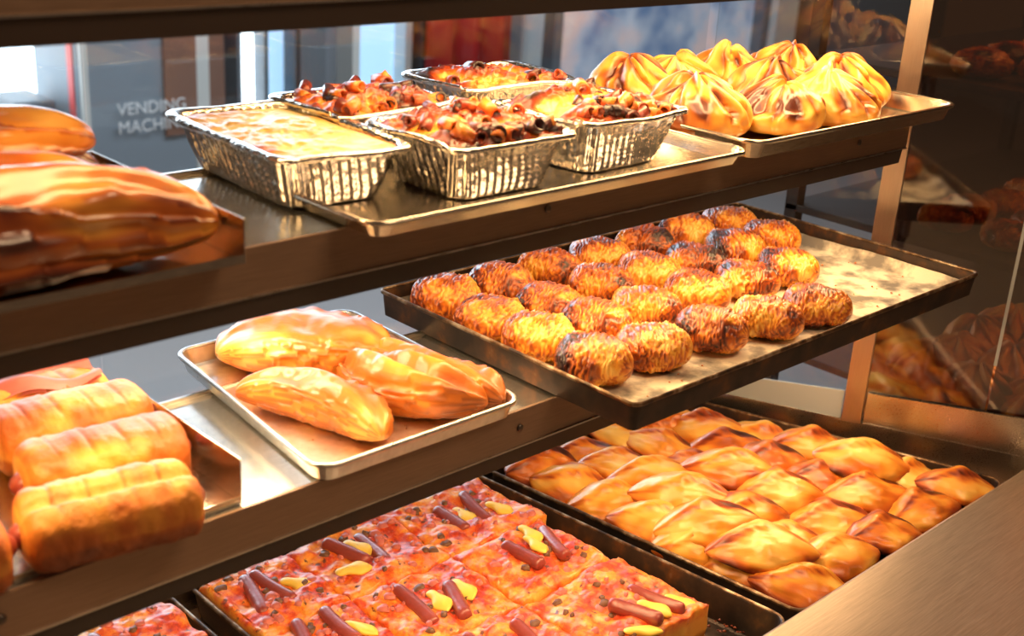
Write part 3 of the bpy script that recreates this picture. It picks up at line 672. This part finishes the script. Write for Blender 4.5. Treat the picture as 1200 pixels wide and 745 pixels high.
# ---------------------------------------------------------------- foil pans
def tube_mesh():
    n = 10; V = []
    for r, z in ((.0052, -.007), (.0055, .007), (.0036, .007), (.0034, -.007)):
        V += [(r * math.cos(t * 2 * math.pi / n), r * math.sin(t * 2 * math.pi / n), z + .001 * math.sin(t)) for t in range(n)]
    F = grid_faces(4, n) + [(3 * n + j, 3 * n + (j + 1) % n, (j + 1) % n, j) for j in range(n)]
    return V, F
tv, tf = tube_mesh()
TUBES = [mesh('pasta_tube', tv, tf, M['gratin'], [b] * len(tv)) for b in (.45, .6, .75, .9)]
def foil_pan(x, y, sx, sy, h, rz, label, fill, seed, dome=.008, ntube=30, burn=.0, zbase=None):
    rng = random.Random(seed); rs = np.random.RandomState(seed)
    root = obj('foil_pan', None, loc=(x, y, zT + .0022), rot=(0, 0, R(rz)), label=label, cat='foil pan', group='foil pans of baked pasta on the upper shelf')
    taper = .012; a, b = sx / 2 - .006, sy / 2 - .006
    def per(off, rad, N=300):
        q = rpoly(rect(-a - off, a + off, -b - off, b + off), rad, 14)
        d = np.linalg.norm(np.roll(q, -1, 0) - q, axis=1); cum = np.concatenate([[0], np.cumsum(d)]); q2 = np.vstack([q, q[:1]])
        t = np.linspace(0, cum[-1], N, endpoint=False); P = np.stack([np.interp(t, cum, q2[:, 0]), np.interp(t, cum, q2[:, 1])], 1)
        T = np.roll(P, -1, 0) - np.roll(P, 1, 0); T /= np.linalg.norm(T, axis=1)[:, None]
        return P, np.stack([T[:, 1], -T[:, 0]], 1), t
    prof = [(-taper - .006, .0012, 0), (-taper - .002, 0, 0), (-taper, .002, .4)]
    for i in range(1, 9): prof.append((-taper + taper * i / 9, .002 + (h - .005) * i / 9, 1))
    prof += [(.0, h - .003, .45), (.0, h - .001, 0), (.001, h, 0), (.006, h + .0008, 0), (.0078, h - .0005, 0), (.0075, h - .0035, 0), (.0062, h - .004, 0)]
    V = []
    for off, z, am in prof:
        P, Nn, t = per(off, .016)
        cor = np.sin(t / .0042 * 2 * math.pi / 2 + .6 * noise(t * 40, 0, 0, seed)) * .0012 * am
        w = (noise(t * 60, z * 50, 0, seed) - .5) * .0016 + (noise(t * 14, z * 20, 1, seed + 3) - .5) * .004 * (z / h)
        Q = P + Nn * (cor + w)[:, None]
        zz = z + (noise(t * 22, 0, 5, seed) - .5) * .0045 * (z > h * .9)
        V += [(Q[i, 0], Q[i, 1], float(zz[i]) if hasattr(zz, '__len__') else z) for i in range(len(Q))]
    N_ = 300; F = grid_faces(len(prof), N_) + [tuple(range(N_))[::-1]]
    obj('pan_wall', mesh('pan_wall', V, F, M['foil']), root, label='crumpled silver foil wall with pressed ribs')
    # filling: concentric rings
    nr, na = 46, 150; P, Nn, t = per(-.0015, .015, na)
    U = (np.arange(nr) / (nr - 1)) ** .8; X = P[None, :, 0] * U[:, None]; Y = P[None, :, 1] * U[:, None]; UU = np.repeat(U[:, None], na, 1)
    n1 = fbm(X * 38, Y * 38, seed, 4, seed); n2 = fbm(X * 90, Y * 90, seed, 3, seed + 4); rdg = 1 - 2 * np.abs(n2 - .5)
    rough = 1.0 if ntube else .35
    Z = h - .004 + dome * (1 - UU ** 3) + rough * (.022 * (n1 - .5) + .008 * (rdg - .6)) * (1 - UU ** 8 * .6)
    bk = .40 + burn + 1.3 * (n1 - .5) + .5 * (rdg - .75) + (.20 * UU ** 6 if ntube else .35 * UU ** 8 - .24)
    F = grid_faces(nr, na)
    obj('filling', mesh('filling', np.stack([X, Y, Z], -1).reshape(-1, 3), F, fill, bk.ravel()), root)
    for i in range(ntube):
        u, v = rng.uniform(-.88, .88), rng.uniform(-.9, .9)
        if rng.random() < .45: v = -.86 + rng.uniform(0, .22)
        px, py = a * u, b * v
        j = np.argmin((X - px) ** 2 + (Y - py) ** 2); zf = Z.ravel()[j]
        obj('pasta_tube', rng.choice(TUBES), root, (px, py, float(zf) + rng.uniform(-.001, .003)), (R(rng.uniform(50, 110)), R(rng.uniform(-30, 30)), R(rng.uniform(0, 360))), scale=rng.uniform(.8, 1.25))
    return root
foil_pan(.550, .812, .118, .185, .044, -3, 'foil pan of pale golden bake without burnt pasta, front left of the pans', M['gratin_pale'], 5, dome=.002, ntube=0)
foil_pan(.676, .735, .134, .122, .048, 0, 'foil pan of burnt baked pasta with dark curled tubes, front middle', M['gratin'], 7, ntube=38)
foil_pan(.828, .745, .140, .125, .047, 2, 'foil pan heaped with baked pasta charred dark red, nearest the pouch pastries', M['gratin'], 9, dome=.012, ntube=36, burn=.02)
foil_pan(.672, .865, .140, .110, .047, 0, 'foil pan of red brown baked pasta behind the front two pans', M['gratin'], 13, dome=.008, ntube=28, burn=-.06)
foil_pan(.830, .880, .140, .110, .052, 0, 'foil pan of smoother orange baked pasta at the very back', M['gratin'], 15, dome=.004, ntube=6, burn=-.1)

# ---------------------------------------------------------------- pizza slices
def stick_mesh(L, r, bend, seed, mat, name):
    def sec(S, A): 
        e = (1 - np.abs(S) ** 16) ** .5; w = 1 + .08 * (fbm(S * 4, np.cos(A), np.sin(A), 2, seed) - .5)
        return r * e * w * np.cos(A), r * e * w * np.sin(A)
    return sweep(24, 14, arc(L, bend), sec, lambda S, A, Q: 0 * S, mat, name)
SM = [stick_mesh(.072, .0078, .2, 1, M['sausage'], 'sausage_piece'), stick_mesh(.068, .0074, -.25, 2, M['sausage'], 'sausage_piece'), stick_mesh(.060, .0080, .1, 3, M['sausage'], 'sausage_piece')]
def wedge_mesh(seed):
    def sec(S, A): u = np.abs(S); e = (1 - u ** 2.2) ** .5; return (.009 + .003 * np.sin(S * 4)) * e * np.cos(A), .0045 * e * np.sin(A)
    return sweep(16, 12, arc(.040, .4), sec, lambda S, A, Q: 0 * S, M['egg'], 'egg_wedge')
EM = wedge_mesh(1)
def bits(n, seed, sx, sy, zf, mat_i):
    rng = random.Random(seed); V = []; F = []
    for i in range(n):
        x, y = rng.uniform(-sx, sx), rng.uniform(-sy, sy); r = rng.uniform(.003, .008); z = zf(x, y); b = len(V); an = rng.uniform(0, 3)
        for k in range(7):
            t = an + k * 2 * math.pi / 7; q = r * rng.uniform(.6, 1.1); V.append((x + q * math.cos(t), y + q * math.sin(t), z - .0005))
        for k in range(7):
            t = an + k * 2 * math.pi / 7; q = r * .6; V.append((x + q * math.cos(t), y + q * math.sin(t), z + rng.uniform(.0015, .004)))
        F += [(b + k, b + (k + 1) % 7, b + 7 + (k + 1) % 7, b + 7 + k) for k in range(7)] + [tuple(range(b + 7, b + 14))]
    return V, F
def slice_(x0, x1, y0, y1, seed, label, pairs, eggs, group='sausage pizza slices in the rusty tray'):
    cx, cy, a, b = (x0 + x1) / 2, (y0 + y1) / 2, (x1 - x0) / 2, (y1 - y0) / 2
    root = obj('pizza_slice', None, loc=(cx, cy, zB + .003), label=label, cat='pizza slice', group=group)
    nx_, ny_ = 80, 70; T = .041
    X, Y = np.meshgrid(np.linspace(-1, 1, nx_), np.linspace(-1, 1, ny_))
    ex = 1 - np.maximum(np.abs(X) ** 14, np.abs(Y) ** 12) * 1.0
    Xw = X * a; Yw = Y * b
    wob = .004 * (fbm((Xw + cx) * 30, (Yw + cy) * 30, 1, 2, seed) - .5)
    n = fbm((Xw + cx) * 26, (Yw + cy) * 26, 0, 4, 77)
    Z = T + .024 * (n - .5) - .004 * (1 - ex) ** 2
    top = np.stack([Xw + wob * 2 * (np.abs(X) > .9), Yw + wob * 2, Z], -1)
    per = [(0, j) for j in range(nx_)] + [(i, nx_ - 1) for i in range(1, ny_)] + [(ny_ - 1, j) for j in range(nx_ - 2, -1, -1)] + [(i, 0) for i in range(ny_ - 2, 0, -1)]
    V = list(top.reshape(-1, 3)); bk = [0.0] * len(V); base = len(V); m = len(per)
    for lv, (zf, sc) in enumerate(((.7, 1.0), (.35, 1.012), (.0, .99))):
        for (i, j) in per:
            p = top[i, j]; V.append((p[0] * sc, p[1] * sc, p[2] * zf)); bk.append(1.0 if lv else .8)
    F = grid_faces(ny_, nx_, False)
    idx = [i * nx_ + j for i, j in per]
    F += [(idx[(k + 1) % m], idx[k], base + k, base + (k + 1) % m) for k in range(m)]
    for lv in range(2): F += [(base + lv * m + (k + 1) % m, base + lv * m + k, base + (lv + 1) * m + k, base + (lv + 1) * m + (k + 1) % m) for k in range(m)]
    F += [tuple(range(base + 2 * m, base + 3 * m))[::-1]]
    obj('base', mesh('base', V, F, M['pizza'], bk), root)
    zf = lambda x, y: float(Z[min(ny_ - 1, max(0, int((y / b + 1) / 2 * (ny_ - 1)))), min(nx_ - 1, max(0, int((x / a + 1) / 2 * (nx_ - 1))))])
    rng = random.Random(seed)
    for k, (px, py, rz) in enumerate(pairs):
        obj('sausage_piece', SM[(k + seed) % 3], root, (px - cx, py - cy, zf(px - cx, py - cy) + .0015), (R(rng.uniform(-5, 5)), R(rng.uniform(-4, 4)), R(rz)))
    for (px, py, rz) in eggs:
        obj('egg_wedge', EM, root, (px - cx, py - cy, zf(px - cx, py - cy) + .002), (R(rng.uniform(-15, 15)), 0, R(rz)))
    V, F = bits(26, seed, a * .85, b * .85, zf, 0); obj('ham_bits', mesh('ham_bits', V, F, M['ham']), root, kind='stuff')
    V, F = bits(12, seed + 50, a * .85, b * .85, zf, 0); obj('mushroom_bits', mesh('mushroom_bits', V, F, M['olive']), root, kind='stuff')
Pz = 'sausage pizza slice, '
slice_(.7935, .940, .8625, .984, 1, Pz + 'back right corner of the rusty tray', [(.886, .928, -102), (.849, .926, -93)], [(.868, .925, -95), (.905, .905, -80)])
slice_(.660, .792, .8625, .984, 2, Pz + 'back row, middle', [(.706, .934, -72), (.738, .928, -98)], [(.722, .935, -80), (.69, .90, -20)])
slice_(.556, .657, .8625, .984, 3, Pz + 'back row, touching the left tray wall', [(.588, .928, -105), (.609, .930, -84)], [(.635, .920, -60)])
slice_(.7935, .927, .7525, .8615, 4, Pz + 'middle row, right', [(.896, .810, -112), (.852, .812, -88)], [(.874, .815, -100), (.886, .835, -100)])
slice_(.660, .792, .7525, .8615, 5, Pz + 'middle row, centre', [(.737, .790, -112), (.702, .812, -94)], [(.722, .800, -100), (.755, .800, -100)])
slice_(.556, .657, .7525, .8615, 6, Pz + 'middle row, left, above the lower picture edge', [(.583, .832, -110), (.618, .828, -95)], [(.635, .815, -70)])
slice_(.7935, .940, .626, .7515, 7, Pz + 'front right, its egg wedge showing at the cut edge', [(.903, .668, -80), (.862, .660, -74)], [(.883, .652, -78), (.925, .650, -80), (.845, .635, -40)])
slice_(.660, .792, .626, .7515, 8, Pz + 'front row, cut by the lower picture edge', [(.753, .700, -100), (.700, .705, -95)], [(.725, .700, -95)])
slice_(.38, .518, .8625, .984, 9, Pz + 'alone at the right edge of the second tray, lower left corner', [(.43, .93, -95), (.40, .92, -90)], [(.46, .92, -60)], 'pizza slices in the second tray')
slice_(.24, .375, .8625, .984, 10, Pz + 'left one in the second tray, hidden below the picture edge', [(.30, .93, -95)], [(.33, .92, -60)], 'pizza slices in the second tray')
# crumbly leftover piece in the front right of the pizza tray
def crumb_lump(seed):
    def sec(S, A): e = (1 - np.abs(S) ** 2) ** .5; w = fbm(S * 3, np.cos(A) * 2, np.sin(A) * 2, 3, seed); return .016 * e * (.6 + .9 * w) * np.cos(A), .010 * e * (.6 + .9 * w) * np.sin(A) + .006
    return sweep(26, 20, arc(.045, .2), sec, lambda S, A, Q: 0 * S + .1, M['pastizzi'], 'crust_piece')
obj('crust_piece', crumb_lump(3), loc=(.935, .592, zB + .003), rot=(0, 0, R(-20)), label='small pale crust piece left in the front corner of the pizza tray', cat='crust')
rng = random.Random(9)
V, F = crumbs(140, rng, None, (-.02, .02), (-.18, .18), .003)
V = [(x - y * .105, y, z) for x, y, z in V]
obj('burnt_crumbs', mesh('burnt_crumbs', V, F, M['flaky'], [.75] * len(V)), loc=(.955, .78, zB + .006), label='burnt crumbs stuck along the right wall of the pizza tray', cat='crumbs', kind='stuff')

# ---------------------------------------------------------------- dim pastry shelves added behind the end glass
nb = obj('shelves_behind_glass', None, loc=(1.85, .70, -1.5), label='dim brown pastry shelves added behind the smoked end glass', cat='display case')
for z in (-.715, -.485, -.262):
    box('shelf', (-.26, .45, -.32, .32, z + 1.488, z + 1.5), M['lip'], nb, bev=.002)
for x, y in ((-.25, .31), (.44, .31), (.44, -.31), (-.25, -.31)): 
    if (x, y) != (-.25, -.31): box('post', (x - .01, x + .01, y - .01, y + .01, 0, 1.9), M['lip'], nb)
area('shelf_fill', (1.85, .70, .1), (.4, .05), 1.2, (1, .5, .2))  # unseen warm lights added to show these shelves dimly
area('shelf_fill', (1.85, .60, -.29), (.4, .04), .55, (1, .5, .2))
area('shelf_fill', (1.85, .60, -.50), (.4, .04), .55, (1, .5, .2))
rng = random.Random(21); k = 0
for z, nm, G in ((-.715, 'lower', 'blurred pastries on the lowest shelf behind the end glass'), (-.485, 'middle', 'blurred pastries on the middle shelf behind the end glass'), (-.262, 'upper', 'blurred pastries on the upper shelf behind the end glass')):
    for i in range(4):
        for j in range(3):
            x = 1.655 + .088 * i + rng.uniform(-.01, .01); y = .60 + .095 * j + rng.uniform(-.01, .01) + .0 * i
            obj('brown_pastry', (FL if nm != 'lower' else PM)[(k * 5) % 4], loc=(x, y, z + .001), rot=(0, 0, R(rng.uniform(0, 360))), scale=(1.0, 1.0, .9), cat='pastry', group=G,
                label='dim pastry behind end glass, %s shelf, %s from left in %s row' % (nm, on[i], ('nearest', 'middle', 'farthest')[j]))
            k += 1
